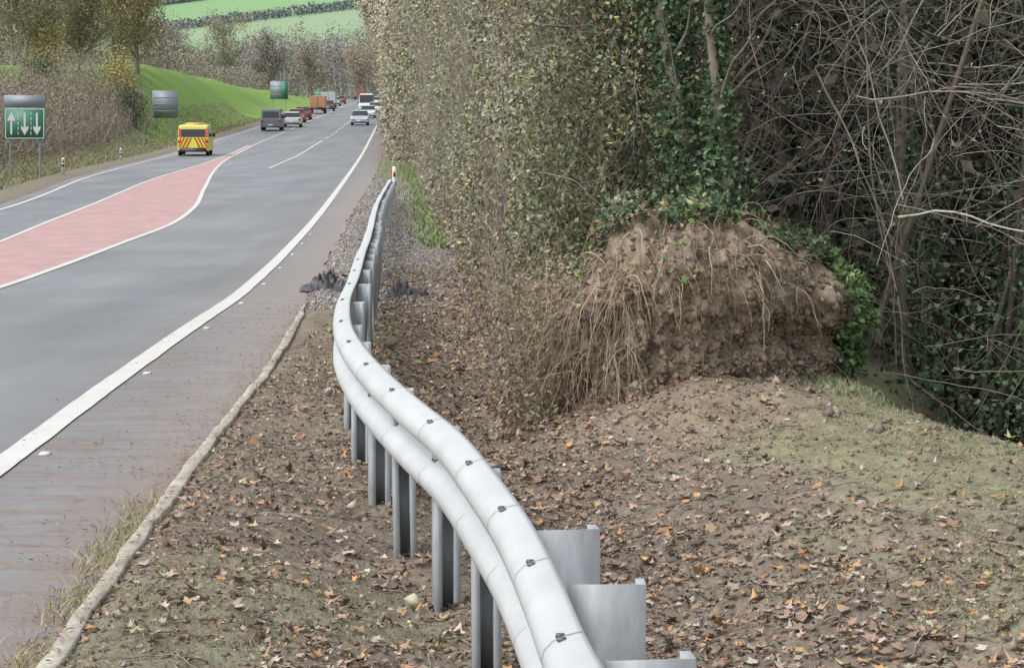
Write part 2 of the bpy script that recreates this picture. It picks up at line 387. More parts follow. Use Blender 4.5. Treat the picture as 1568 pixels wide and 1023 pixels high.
for qi, y in enumerate(py[py < 40]):
    x0 = float(BEAM(y)); s = float(BEAM(y+.1)-BEAM(y-.1))/.2; tt = unit(np.array([s, 1.])); nn = np.array([-tt[1], tt[0]])
    z0 = float(np.interp(y, by, bz)); b0 = len(VV)
    for k in (0, 1):
        for a, zz in PR:
            a2 = a+.0035-OFF
            VV.append((x0+nn[0]*a2+tt[0]*k*.006, y+nn[1]*a2+tt[1]*k*.006, z0+zz+(.0035 if zz > .6 else 0)))
    n = len(PR); FF += [(b0+i, b0+i+1, b0+n+i+1, b0+n+i) for i in range(n-1)]
    if y < 22:
        for (a, zz) in ((.050, .654), (.028, .488)):
            for dy in (-.022, .022): bl.append((x0+nn[0]*(a-OFF)+tt[0]*dy, y+nn[1]*(a-OFF)+tt[1]*dy, z0+zz))
mk('splice_seams', VV, FF, M_seam, None, True, bar)
boxes('bolts', bl, (.026, .016, .009), M_bolt, bar)

def marker(x, y, h=1.0):
    e = empty('verge_marker_post', (x, y, float(gz(x, y))-.05))
    boxes('post', [(0, 0, h/2)], (.13, .09, h), M_white, e)
    boxes('reflector', [(0, -.05, h*.8)], (.07, .01, .14), M_redlamp, e)
    boxes('band', [(0, -.046, h*.55)], (.12, .008, .1), M_black, e)
marker(-3.28, 65.5, 1.05); marker(-9.9, 190, 1.1)
marker(-18.9, 99, .75); marker(-21.3, 128, .75)

# ------------------------------------------------------------------ earth bank
bank = empty('earth_bank')
TOE = np.array([(.25, 19, .0), (.28, 17, .02), (.30, 15.2, .0), (.40, 14.2, -.10), (.75, 13.9, -.06), (1.2, 14.15, .0), (1.75, 14.75, .06), (2.25, 15.5, .05), (2.5, 16.5, -.3), (2.6, 19, -.5)])
BRW = np.array([(.45, 19, .9), (.42, 17, .9), (.38, 15.8, .86), (.48, 15.15, 1.0), (.75, 14.9, 1.22), (1.15, 15.0, 1.30), (1.55, 15.25, 1.24), (1.95, 15.65, 1.04), (2.15, 16.5, .85), (2.3, 19, .8)])
BCK = BRW + np.array([.0, 3.5, .15]); BCK[:, 0] = np.linspace(.6, 2.0, 10)
nu, nv = 380, 260
uu = np.linspace(0, 9, nu)
def samp(A): return np.stack([np.interp(uu, np.arange(10), A[:, i]) for i in range(3)], 1)
def smooth(A, w=21):
    k = np.ones(w)/w; return np.stack([np.convolve(np.pad(A[:, i], w//2, mode='edge'), k, 'valid') for i in range(3)], 1)
A0, A1, A2 = smooth(samp(TOE)), smooth(samp(BRW)), smooth(samp(BCK))
cen = np.array([1.2, 17.5, .3])
vv = np.linspace(0, 1.5, nv)
P = np.zeros((nv, nu, 3))
for j, v in enumerate(vv):
    if v < 1:
        p = A0*(1-v)+A1*v; out = unit(p-cen); out[:, 2] = 0
        p = p + out*(.28*math.sin(math.pi*v**2.8)-.34*math.sin(math.pi*v**.75)*(1-v))
    else:
        t_ = (v-1)/.5; p = A1*(1-t_)+A2*t_
    P[j] = p
du = np.gradient(P, axis=1); dv = np.gradient(P, axis=0); NN = unit(np.cross(du, dv))
UU, VVg = np.meshgrid(uu*.7, vv*1.6)
nf = fbm(UU*1.9, VVg*1.9, 41, 4); rid = 1-2*np.abs(fbm(UU*3.4, VVg*3.0, 51, 4))
f3 = fbm(UU*12, VVg*12, 61, 3); vs = fbm(UU*9, VVg*1.6, 66, 3)
blk = vn(UU*5+nf*2, VVg*5, 81); blk = np.round(blk*4)/4*.6+blk*.4
disp = nf*.19+rid*.05+f3*.022+(blk-.5)*.07+vs*.05
disp *= np.clip(vv*6, .25, 1)[:, None]*np.clip((uu-1.2)/1.6, .25, 1)[None, :]
P = P+NN*disp[..., None]
P[0, :, 2] -= .25
CB = np.zeros(P.shape)+np.array([.275, .22, .165])
CB = blend(CB, (.14, .108, .08), sm(-nf*2.6+.0)*.85)
CB = blend(CB, (.35, .29, .22), sm((rid-.55)*2.5)*.6)
CB = blend(CB, (.15, .115, .085), sm(-f3*3)*.5)
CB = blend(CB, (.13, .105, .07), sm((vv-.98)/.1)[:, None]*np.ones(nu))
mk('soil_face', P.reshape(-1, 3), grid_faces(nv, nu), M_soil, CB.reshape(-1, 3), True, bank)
def bankpt(ua, va, off=0.):
    i = np.clip((ua/9*(nu-1)).astype(int), 0, nu-1); j = np.clip((va/1.5*(nv-1)).astype(int), 0, nv-1)
    return P[j, i]+NN[j, i]*np.asarray(off)[..., None], NN[j, i]
def rocks(name, P0, S, C0, mat, parent=None):
    n = len(P0); o = np.array([[1, 0, 0], [0, 1, 0], [-1, 0, 0], [0, -1, 0], [0, 0, 1], [0, 0, -1]], float)
    S = np.broadcast_to(S, (n,))[:, None, None]
    V = P0[:, None, :]+o[None]*rng.uniform(.5, 1.2, (n, 6, 3))*S+rng.normal(0, .2, (n, 6, 3))*S
    f = np.array([[0, 1, 4], [1, 2, 4], [2, 3, 4], [3, 0, 4], [1, 0, 5], [2, 1, 5], [3, 2, 5], [0, 3, 5]])
    F = (np.arange(n)*6)[:, None, None]+f[None]
    return mk(name, V.reshape(-1, 3), F.reshape(-1, 3), mat, np.repeat(C0, 6, axis=0), False, parent)
n = 7000; ua = rng.uniform(2.4, 7.5, n); va = rng.uniform(.0, .95, n)**1.3
pp, _ = bankpt(ua, va, np.zeros(n))
rocks('clods', pp, .006+.035*rng.random(n)**4, pick(n, [(.26, .205, .155, 3), (.18, .14, .105, 2), (.33, .275, .21, 1)]), M_soil, bank)
rootpal = [(.42, .345, .25, 3), (.30, .24, .175, 3), (.18, .135, .10, 2), (.48, .42, .33, 1)]
def roots(nm, n, u0, u1, v0, v1, L0, L1, r0, r1, wob=.18, dro=.14, out=1.1):
    ua = rng.uniform(u0, u1, n); va = rng.uniform(v0, v1, n)
    s, nr = bankpt(ua, va, np.full(n, .01))
    d = nr*out+rng.normal(0, .5, (n, 3)); d[:, 2] += .05
    T = arcs(s, d, rng.uniform(L0, L1, n), 14, wob, dro)
    R = np.linspace(1, .3, 15)[None, :]*(rng.uniform(r0, r1, n)*rng.uniform(.5, 1, n))[:, None]
    tubes(nm, T, R, M_twig, pick(n, rootpal), 4, bank)
roots('roots_thick', 46, 3.2, 6.2, .80, .97, .25, .60, .004, .010, .16, .28, .8)
roots('roots_fine', 420, 2.8, 6.6, .72, 1.0, .10, .5, .0012, .0042, .18, .30, .6)
roots('dead_stems', 520, 2.4, 4.0, .45, 1.08, .12, .55, .0015, .004, .14, .32, .6)
roots('rootlets', 160, 2.8, 6.0, .35, .85, .05, .2, .001, .0025, .3)

# ------------------------------------------------------------------ hedge & ivy wood on right
hedgepal = [(.225, .245, .145, 5), (.285, .305, .215, 4), (.17, .19, .10, 3), (.48, .44, .16, 1.1), (.30, .235, .165, 1.5), (.36, .37, .28, 1.6)]
autpal = [(.38, .28, .18, 3), (.34, .30, .18, 3), (.42, .31, .19, 2), (.29, .26, .19, 2), (.44, .35, .17, .6)]
brnpal = [(.29, .245, .19, 4), (.22, .185, .145, 3), (.36, .31, .25, 2), (.23, .235, .145, 3)]
HH = lin([(10, 3.6), (17, 3.9), (40, 4.8), (72, 6.5), (150, 10), (250, 13), (430, 17)])
OV = lin([(10, 0), (33, .1), (72, .4), (155, 1.0), (232, 1.6), (430, 2.0)])
hedge = empty('hedge')
def hedge_pts(n, d0, d1, depth, gaps=True):
    d = d0*(d1/d0)**rng.random(n)
    H = HH(d); zr = H*rng.random(n)**.85
    e = rng.exponential(1, n)*(depth*(1+d*.012))
    ld = np.log(d)*9; q = zr/(d*.045)
    big = fbm(ld*1.1, q*.8, 72, 4)
    bul = (.30*fbm(d*.9/(1+d*.02), zr*.9/(1+d*.01), 71, 3)+.020*d**.8*big*1.6)*(1+d*.006)
    x = HX(d)-OV(d)*zr/H + bul + e + .28*(1-np.clip(zr/.7, 0, 1)) + .06
    keep = np.ones(n, bool)
    if gaps: keep = (fbm(ld*1.7, q*1.5, 73, 4) > -.18) | (rng.random(n) < .35)
    return d[keep], x[keep], (zr+gz(x, d, False)+.02)[keep], (zr/H)[keep], big[keep]
d, x, z, hr, big = hedge_pts(235000, 16.3, 440, .42)
cp = pick(len(d), hedgepal, .2); ca = pick(len(d), autpal, .2); cb = pick(len(d), brnpal, .2)
w = (np.clip((d-105)/120, 0, 1)*.95)[:, None]
r1 = rng.random((len(d), 1))
wb = (.75*sm((.36-hr)/.28)+.45*sm(fbm(np.log(d)*7, z/(d*.05), 77, 3)*4-.5))[:, None]
cc = np.where(rng.random((len(d), 1)) < wb, cb, cp); cc = np.where(r1 < w, ca, cc)
haze_mix = np.clip((d-50)/550, 0, .5)[:, None]; cc = cc*(1-haze_mix)+np.array([.42, .40, .39])*haze_mix  # distance haze painted into the leaf colours
cl = (1+.45*fbm(np.log(d)*12, z/(d*.03), 79, 3)-.35*big)[:, None]
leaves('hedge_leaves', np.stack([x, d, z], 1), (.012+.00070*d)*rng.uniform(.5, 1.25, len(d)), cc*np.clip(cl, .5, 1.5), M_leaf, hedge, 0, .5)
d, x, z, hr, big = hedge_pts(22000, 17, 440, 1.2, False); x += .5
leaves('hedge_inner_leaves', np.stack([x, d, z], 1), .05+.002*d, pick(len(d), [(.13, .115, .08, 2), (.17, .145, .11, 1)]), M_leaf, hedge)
n = 40000
x = rng.uniform(.0, 1.5, n); y = 16.2+rng.exponential(.7, n)+.5*fbm(x*2, x*0, 5, 2); z = rng.uniform(.75, 3.6, n); x = x+.2*fbm(z*1.5, y, 88, 3)
kk = fbm(x*2.6, z*2.6, 91, 3) > -.2
x, y, z = x[kk], y[kk], z[kk]; n = len(x)
cc = np.where(rng.random((n, 1)) < .4*sm(fbm(x*2, z*2, 5, 3)*3+.1)[:, None], pick(n, brnpal, .2), pick(n, hedgepal, .2))
leaves('hedge_end_leaves', np.stack([x, y, z], 1), rng.uniform(.011, .030, n), cc*(1-.2*np.clip((x-.7), 0, 1))[:, None], M_leaf, hedge, 0, .5)
n = 6500; d = 16.3*(200/16.3)**rng.random(n); H = HH(d)*.8; zz = H*rng.random(n); x = HX(d)-OV(d)*zz/HH(d)+np.abs(rng.normal(0, .28, n))*(1+d*.01)+.04
dr = rng.normal(0, .30, (n, 3)); dr[:, 2] = 1; dr[:, 0] -= .10
T = arcs(np.stack([x, d, gz(x, d, False)+zz], 1), dr, rng.uniform(.25, .85, n)*(1+d*.012), 7, .13, .0)
tubes('hedge_twigs', T, np.linspace(1, .35, 8)[None, :]*(rng.uniform(.0012, .0028, n)*(1+d*.02))[:, None], M_twig, pick(n, [(.34, .30, .25, 2), (.24, .20, .165, 2), (.43, .39, .34, 1)]), 3, hedge)
n = 14000; d = 14.4*(60/14.4)**rng.random(n); x = HX(d)+rng.exponential(.18, n); zz = rng.exponential(.20, n)
leaves('hedge_skirt', np.stack([x, d, gz(x, d)+zz], 1), rng.uniform(.012, .03, n)*(1+d*.01), pick(n, [(.30, .235, .175, 3), (.22, .175, .135, 2), (.36, .29, .22, 1), (.2, .21, .12, 1)]), M_leaf, hedge, 0, .4)
# dead brambles filling between hedge foot and cut face
n = 11000; x = rng.normal(.22, .16, n); y = rng.uniform(14.7, 16.6, n); z = gz(x, y)+rng.beta(1.1, 1.5, n)*(1.0-.25*np.abs(x-.3))
leaves('dead_bramble_leaves', np.stack([x, y, z], 1), rng.uniform(.008, .024, n), pick(n, [(.31, .245, .18, 3), (.23, .185, .145, 2), (.37, .31, .24, 1.4), (.22, .24, .13, 1.6)]), M_leaf, hedge, 0, .4)
n = 420; s = np.stack([rng.normal(.22, .16, n), rng.uniform(14.6, 16.2, n), rng.uniform(.0, .7, n)], 1); dd = rng.normal(0, .4, (n, 3)); dd[:, 2] = .8
tubes('dead_bramble_stems', arcs(s, dd, rng.uniform(.2, .7, n), 9, .16, .06), np.linspace(1, .4, 10)[None]*rng.uniform(.0012, .0035, n)[:, None], M_twig, pick(n, rootpal), 3, hedge)

ivypal = [(.075, .125, .065, 4), (.115, .175, .085, 3), (.06, .09, .05, 3), (.16, .225, .12, 1.4), (.24, .27, .21, .6)]
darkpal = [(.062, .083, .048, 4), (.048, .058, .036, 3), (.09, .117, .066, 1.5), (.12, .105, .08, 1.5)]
def ivy_tree(base, top, r, nl, spread):
    e = empty('ivy_clad_tree')
    k = 12; t = np.linspace(0, 1, k)[:, None]
    T = np.array(base)*(1-t)+np.array(top)*t+np.stack([.05*np.sin(t[:, 0]*5+base[0]), .04*np.cos(t[:, 0]*6), 0*t[:, 0]], 1)
    tubes('trunk', T[None], np.linspace(r, r*.55, k)[None], M_twig, np.array([[.18, .155, .125]]), 8, e)
    i = rng.integers(4, k, 14); s = T[i]; dd = rng.normal(0, .8, (14, 3)); dd[:, 2] = np.abs(dd[:, 2])*.6+.6
    tubes('limbs', arcs(s, dd, rng.uniform(.5, 1.4, 14), 10, .13, -.01), np.linspace(1, .25, 11)[None]*rng.uniform(.006, .016, 14)[:, None], M_twig, pick(14, [(.21, .19, .15, 1)]), 5, e)
    a = rng.random(nl)[:, None]; C0 = np.array(base)*(1-a)+np.array(top)*a
    lump = .55+.9*np.abs(fbm(a[:, 0]*7, a[:, 0]*0+base[0], 13, 3)*2)
    off = rng.normal(0, 1, (nl, 3)); off[:, 2] *= .5; off = unit(off)*(spread*lump*rng.uniform(.35, 1.15, nl))[:, None]
    lobed('ivy_leaves', C0+off, rng.uniform(.014, .034, nl), pick(nl, ivypal), M_leaf, e, .1, .2)
ivy_tree((1.25, 15.9, 1.1), (.98, 16.1, 3.4), .06, 5600, .18)
ivy_tree((1.42, 15.7, 1.2), (1.33, 15.8, 3.6), .045, 4000, .13)
ivy_tree((1.0, 16.3, 1.1), (.62, 16.6, 3.6), .035, 2200, .15)
ivy_tree((2.95, 17.4, -.6), (2.9, 17.6, 4.0), .06, 3600, .26)
ivy_tree((3.9, 17.2, -.7), (4.1, 17.6, 4.0), .07, 6000, .42)
ivy_tree((3.4, 20, -.7), (3.1, 20, 4.4), .09, 1200, .3)
ivy_tree((4.6, 19, -.7), (4.3, 19, 4.4), .12, 3500, .45)

ivy = empty('ivy')
n = 7500; ua = rng.uniform(2.6, 8.6, n); va = 1.0+rng.exponential(.10, n)-.05
pp, nr = bankpt(ua, va, rng.uniform(.0, .10, n)); kk = (fbm(ua*2.2, va*6, 33, 3) > -.22)
pp = pp[kk]; pp[:, 2] += .03
lobed('brow_leaves', pp, rng.uniform(.014, .034, len(pp)), pick(len(pp), ivypal+[(.28, .30, .12, .8), (.36, .20, .13, .8), (.29, .23, .17, 1.5)]), M_leaf, ivy, .2, .25)
n = 2000; ua = rng.normal(7.35, .22, n); va = rng.uniform(.15, 1.05, n)
pp, nr = bankpt(ua, va, rng.uniform(.0, .13, n)); kk = fbm(pp[:, 0]*5, pp[:, 2]*4, 3, 3) > -.15; pp = pp[kk]; pp[:, 0] += .04
lobed('trailing_leaves', pp, rng.uniform(.016, .036, len(pp)), pick(len(pp), [(.13, .21, .085, 3), (.085, .14, .06, 3), (.20, .28, .12, 1)]), M_leaf, ivy, .1, .2)
n = 150; ua = rng.uniform(2.8, 5.0, n); va = rng.uniform(.72, 1.0, n)
pp, nr = bankpt(ua, va, rng.uniform(.04, .12, n))
lobed('face_leaves', pp, rng.uniform(.016, .036, n), pick(n, [(.18, .25, .10, 3), (.29, .31, .13, 1), (.29, .21, .15, 3)]), M_leaf, ivy, .2, .25)

th = empty('thicket')
n = 46000
x = rng.uniform(1.3, 9.5, n); y = 18.3+rng.exponential(1.6, n)+.6*fbm(x, x*0, 3, 3); z = rng.uniform(-1.2, 4.6, n)
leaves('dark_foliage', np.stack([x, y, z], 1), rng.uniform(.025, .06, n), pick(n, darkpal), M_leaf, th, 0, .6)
n = 9000
x = rng.uniform(1, 12, n); y = rng.uniform(21, 30, n); z = rng.uniform(-1.2, 7, n)
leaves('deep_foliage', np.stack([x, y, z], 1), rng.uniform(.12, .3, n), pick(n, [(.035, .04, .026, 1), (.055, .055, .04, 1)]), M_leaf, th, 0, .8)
n = 6000
x = rng.uniform(.8, 8, n); y = rng.uniform(15.8, 24, n); z = 4.2+.12*(x)+rng.exponential(.5, n)
leaves('shade_canopy', np.stack([x, y, z], 1), rng.uniform(.06, .13, n), pick(n, darkpal), M_leaf, th, 0, .7)  # unseen leaf layer above the frame, added to darken the thicket
n = 8000
x = rng.uniform(2.3, 5.5, n); y = 16.4+rng.exponential(.7, n); z = -1.+rng.gamma(2, .45, n)
kk = fbm(x*1.8, z*1.8, 99, 3) > -.02; x, y, z = x[kk], y[kk], z[kk]
lobed('undergrowth', np.stack([x, y, z], 1), rng.uniform(.016, .038, len(x)), pick(len(x), ivypal)*.85, M_leaf, th, 0, .2)
twp = [(.35, .32, .265, 3), (.25, .22, .18, 3), (.46, .43, .36, 1), (.17, .145, .12, 2)]
def tangle(nm, n, xr, yr, zr, Lr, rr_, dx, droop, k=14, wob=.12, pal=twp):
    s = np.stack([rng.uniform(*xr, n), rng.uniform(*yr, n), rng.uniform(*zr, n)], 1)
    dd = rng.normal(0, .5, (n, 3)); dd[:, 0] += dx*rng.choice([1, -1, 1], n); dd[:, 1] *= .5; dd[:, 2] += .25
    T = arcs(s, dd, rng.uniform(*Lr, n), k, wob, droop)
    tubes(nm, T, np.linspace(1, .25, k+1)[None]*rng.uniform(*rr_, n)[:, None], M_twig, pick(n, pal), 3, th)
    return T
T1 = tangle('branches', 75, (1.9, 5), (15.8, 18), (.9, 3.4), (1.2, 3.0), (.004, .010), .8, .035)
i = rng.integers(0, len(T1), 800); j = rng.integers(3, 14, 800); s = T1[i, j]
pd = unit(T1[i, j]-T1[i, j-1])+rng.normal(0, .5, (800, 3))
T2 = arcs(s, pd, rng.uniform(.3, 1.2, 800), 10, .14, .025)
tubes('twigs', T2, np.linspace(1, .3, 11)[None]*rng.uniform(.0018, .0042, 800)[:, None], M_twig, pick(800, twp), 3, th)
tangle('thin_branches', 900, (1.7, 6), (16, 19), (-.1, 3.4), (.5, 2.0), (.0015, .004), .3, .02)
tangle('hedge_end_twigs', 600, (.1, 1.7), (15.9, 17), (1.2, 3.2), (.3, 1.1), (.0012, .0032), .1, .0)
n = 40; s = np.stack([rng.uniform(1.8, 6, n), rng.uniform(17, 21, n), np.full(n, -1.)], 1); dd = rng.normal(0, .16, (n, 3)); dd[:, 2] = 1
tubes('stems', arcs(s, dd, rng.uniform(3.5, 6, n), 14, .05, 0), np.linspace(1, .5, 15)[None]*rng.uniform(.01, .03, n)[:, None], M_twig, pick(n, [(.15, .135, .105, 1), (.11, .095, .075, 1), (.24, .22, .17, .4)]), 6, th)

# ------------------------------------------------------------------ litter, grass, stones
litpal = [(.29, .205, .15, 4), (.22, .165, .125, 4), (.37, .25, .165, 2.4), (.46, .25, .12, .9), (.38, .32, .255, 3), (.43, .38, .19, .6), (.15, .115, .095, 3), (.47, .42, .36, .9)]
def verge_xy(n, d1=34):
    y = 5.5*(d1/5.5)**rng.random(n); x = rng.uniform(-1.8, 3.4, n)
    kk = (x > ASPH(y)+.04) & (x < RX(y)+.3) & ((y < 15.5) | (x < HX(y)+.4)); return x[kk], y[kk]
x, y = verge_xy(115000)
hump = np.exp(-((x-(bmx(y)+.75))/.6)**2)
dens = .42+.6*fbm(x*1.7, y*1.7, 101, 3)+.5*hump-.6*sm((x-1.1)/.9)*sm((y-9.5)/2)
kk = rng.random(len(x)) < np.clip(dens, .05, 1); x, y = x[kk], y[kk]; n = len(x)
S = .006+.016*rng.random(n)**1.5
leaves('leaf_litter', np.stack([x, y, gz(x, y)+.008+S*.2], 1), S, pick(n, litpal), M_litter, None, .6, .6, .4)
x, y = verge_xy(24000)
hump = np.exp(-((x-(bmx(y)+.9))/.75)**2)
dens = .22+.5*fbm(x*1.3, y*1.3, 111, 3)+.75*hump-.35*sm((x-1.1)/.9)*sm((y-9.5)/2)+.3*(y < 9.5)*(x > .5)
kk = rng.random(len(x)) < np.clip(dens, .04, 1); x, y = x[kk], y[kk]; n = len(x)
S = rng.uniform(.016, .044, n)
lobed('fallen_leaves', np.stack([x, y, gz(x, y)+.012+S*.15], 1), S, pick(n, litpal+[(.5, .27, .12, 1.4)]), M_litter, None, .75, .5)
n = 8000; y = 5.5*(26/5.5)**rng.random(n); x = ASPH(y)+.05-rng.exponential(.40, n)
kk = (fbm(x*1.1, y*5, 44, 3) > -.05) | (x > ASPH(y)-.12); x, y = x[kk], y[kk]; n = len(x)
leaves('road_litter', np.stack([x, y, zp(y)+.012+.03*(x > ASPH(y)-.01)], 1), rng.uniform(.004, .017, n), pick(n, [(.26, .145, .105, 3), (.16, .105, .08, 3), (.40, .25, .15, 2), (.40, .36, .18, .8)]), M_litter, None, .9, .35, .2)
n = 3000; u1 = rng.uniform(2.2, 7, n); v1 = rng.uniform(0, .5, n)**1.6
pp, _ = bankpt(u1, v1, np.full(n, .012)); leaves('bank_litter', pp, rng.uniform(.01, .028, n), pick(n, litpal), M_litter, bank, .3, .6, .3)
n = 1400; x, y = verge_xy(n, 24); n = len(x)
T = arcs(np.stack([x, y, gz(x, y)+.02], 1), np.stack([rng.normal(0, 1, n), rng.normal(0, 1, n), 0*x], 1), rng.uniform(.06, .4, n), 7, .15, 0); T[..., 2] = gz(T[..., 0], T[..., 1])+.015
tubes('fallen_twigs', T, rng.uniform(.001, .0035, n)[:, None], M_twig, pick(n, [(.32, .27, .22, 2), (.16, .13, .11, 2)]), 3)
x, y = verge_xy(26000)
rocks('soil_crumbs', np.stack([x, y, gz(x, y)+.002], 1), .004+.016*rng.random(len(x))**2, pick(len(x), [(.20, .16, .13, 4), (.14, .115, .092, 3), (.30, .25, .205, 1.4), (.38, .36, .33, .3)]), M_soil)
n = 15000; y = 24.5*(90/24.5)**rng.random(n); a = rng.random(n); x = (ASPH(y)-.1)*(1-a)+(HX(y)+.1)*a
rocks('gravel', np.stack([x, y, gz(x, y)+.004], 1), rng.uniform(.008, .02, n)*(1+y*.012), pick(n, [(.31, .295, .28, 3), (.22, .205, .195, 2), (.43, .415, .39, 1), (.25, .19, .15, 1.8)]), M_stone)
def grass(nm, x, y, h0, h1, pal, w, lean=.45):
    n = len(x); blades(nm, np.stack([x, y, gz(x, y)], 1), rng.uniform(h0, h1, n), pick(n, pal), M_grass, None, w, lean)
gp = [(.19, .23, .12, 3), (.25, .26, .15, 2), (.31, .29, .20, 2), (.15, .19, .09, 2)]
n = 50000; y = rng.uniform(5.5, 22, n); x = rng.uniform(-1.75, .4, n)
kk = (x > ASPH(y)+.05) & (fbm(x*.8, y*.8, 21, 4)+.45*fbm(x*5, y*5, 5, 2) > .36); x, y = x[kk], y[kk]
grass('verge_grass', x, y, .008, .028, gp, .002)
n = 65000; y = rng.uniform(8.5, 15.8, n); x = rng.uniform(.8, 3.4, n)
kk = (fbm(x*1.3, y*1.3, 25, 4)+.6*((x-.6)/(RX(y)-.6)-.8)+.35*fbm(x*6, y*6, 2, 2) > .04) & (x < RX(y)+.3); x, y = x[kk], y[kk]
grass('ridge_grass', x, y, .006, .026, [(.26, .25, .16, 3), (.33, .31, .22, 3), (.20, .23, .11, 2)], .002)
n = 1100; y = rng.choice([10.6, 11.2, 11.9, 8.6, 9.8], n)+rng.normal(0, .25, n); x = ASPH(y)-.06+rng.normal(0, .07, n)
blades('kerb_grass', np.stack([x, y, zp(y)], 1), rng.uniform(.02, .06, n), pick(n, [(.27, .29, .14, 2), (.38, .35, .21, 2)]), M_grass, None, .003, .7)
n = 1500; y = rng.uniform(14.2, 16, n); x = RX(y)+rng.normal(.15, .15, n)
grass('ridge_tufts', x, y, .02, .07, gp, .003)
n = 9000; y = 40*(330/40)**rng.random(n); x = HX(y)-rng.exponential(.05, n)*(1+y*.05); x = np.maximum(x, ASPH(y)+.3)
grass('roadside_grass', x, y, .05, .18, [(.21, .28, .11, 3), (.27, .29, .17, 2)], .015)
n = 45000; y = 45*(260/45)**rng.random(n); x = LEFT(y)-.5-rng.uniform(1.2, 6, n)
blades('left_verge_grass', np.stack([x, y, gz(x, y)], 1), rng.uniform(.06, .22, n), pick(n, [(.19, .25, .10, 3), (.30, .27, .18, 3), (.27, .21, .16, 3)]), M_grass, None, .022, .4)
br = empty('bramble_scrub')
n = 60000; y = rng.uniform(80, 200, n); x = LEFT(y)-4.6-rng.gamma(2., 2.2, n)-np.clip((y-150)*.03, 0, 2)
hh = (1.3+1.5*np.clip(fbm(x*.35, y*.2, 55, 3)+.4, 0, 1.5))*np.clip((LEFT(y)-4.0-x)/3, .15, 1)
z = gz(x, y, False)+hh*rng.random(n)**.7
pal = [(.30, .255, .205, 4), (.25, .205, .165, 3), (.36, .32, .26, 2), (.20, .21, .13, 1.6), (.38, .31, .15, .3)]
kk = (y < 176) | (rng.random(n) < .4)
leaves('scrub_leaves', np.stack([x, y, z], 1)[kk], rng.uniform(.05, .12, kk.sum()), pick(kk.sum(), pal, .15), M_far, br, 0, .4)
n = 3000; y = rng.uniform(85, 185, n); x = LEFT(y)-4.6-rng.gamma(2., 2.2, n); dd = rng.normal(0, .35, (n, 3)); dd[:, 2] = 1
tubes('scrub_stems', arcs(np.stack([x, y, gz(x, y, False)], 1), dd, rng.uniform(.8, 2.6, n), 6, .12, .02), np.linspace(.025, .01, 7)[None], M_twig, pick(n, [(.34, .30, .26, 1), (.24, .21, .175, 1)]), 3, br)
for (sx, sy_, sz, c0) in ((-28.9, 176, 1.5, (.13, .155, .10, 1)), (-30.5, 182, 2.6, (.40, .34, .15, 1)), (-37.6, 190, 2.4, (.40, .30, .14, 1)), (-34.5, 172, 1.5, (.17, .19, .10, 1))):
    e = empty('bush'); n = 2600
    q = unit(rng.normal(size=(n, 3)))*(rng.uniform(.3, 1.15, n)*(1+.3*fbm(rng.random(n)*4, rng.random(n)*4, 7, 2)))[:, None]*np.array([1.4, 1.4, sz])
    q += np.array([sx, sy_, float(gz(sx, sy_))+sz*.7]); leaves('bush_leaves', q, rng.uniform(.06, .14, n), pick(n, [c0]), M_far, e)
    s = np.repeat([[sx, sy_, float(gz(sx, sy_))]], 14, 0); dd = rng.normal(0, .6, (14, 3)); dd[:, 2] = 1
    tubes('bush_stems', arcs(s, dd, 1.8, 6, .1, 0), np.linspace(.04, .01, 7)[None], M_twig, pick(14, [(.24, .2, .16, 1)]), 3, e)

# ------------------------------------------------------------------ trees
HAZE_TINT = np.array([.38, .375, .40])  # pale air haze, mixed straight into far leaf and bark colours
def tree(name, x, y, h, cw, pal, nleaf, ls, sig=.7, bark=(.23, .21, .18), haze=0., upright=1., nl=22):
    e = empty(name); z0 = float(gz(x, y))-.2
    k = 10; t = np.linspace(0, 1, k)
    T = np.stack([x+.02*h*np.sin(t*4+x), y+.02*h*np.cos(t*3+y), z0+t*h*.9], 1)
    bk = np.array(bark)*(1-haze)+HAZE_TINT*haze
    tubes('trunk', T[None], np.linspace(h*.014, h*.003, k)[None], M_twig, bk[None], 7, e)
    tt = rng.uniform(.04, .92, nl); s = np.stack([np.interp(tt, t, T[:, i]) for i in range(3)], 1)
    a = rng.uniform(0, 2*np.pi, nl); dd = np.stack([np.cos(a), np.sin(a), upright*rng.uniform(.7, 1.6, nl)], 1)
    Ll = cw*rng.uniform(.8, 1.3, nl)*(1.25-tt*.6)*1.2
    B = arcs(s, dd, Ll, 8, .1, -.02)
    tubes('limbs', B, np.linspace(1, .3, 9)[None]*(h*.005*(1.2-tt))[:, None], M_twig, np.repeat(bk[None], nl, 0), 4, e)
    ns = nl*6; i = rng.integers(0, nl, ns); j = rng.integers(1, 8, ns)
    dd = unit(B[i, j]-B[i, j-1])+rng.normal(0, .55, (ns, 3)); dd[:, 2] += .25*upright
    B2 = arcs(B[i, j], dd, cw*rng.uniform(.3, .8, ns), 7, .12, -.01)
    tubes('branches', B2, np.linspace(1, .35, 8)[None]*np.full((ns, 1), h*.0015), M_twig, np.repeat(bk[None]*1.1, ns, 0), 3, e)
    i = rng.integers(0, ns, nleaf); j = rng.integers(0, 8, nleaf)
    q = B2[i, j]+rng.normal(0, sig, (nleaf, 3))*np.array([.6, .6, .9])
    q[:, 2] = np.maximum(q[:, 2], z0+.1)
    cc = pick(nleaf, pal, .16)*rng.uniform(.78, 1.2, ns)[i][:, None]; cc = cc*(1-haze)+HAZE_TINT*haze
    leaves('crown', q, ls*rng.uniform(.6, 1.2, nleaf), cc, M_far, e, 0, .4)
olive = [(.31, .29, .17, 4), (.26, .245, .145, 3), (.37, .34, .18, 2), (.22, .205, .14, 2)]
brown = [(.26, .22, .185, 4), (.30, .255, .205, 3), (.21, .18, .155, 2), (.29, .27, .17, 1)]
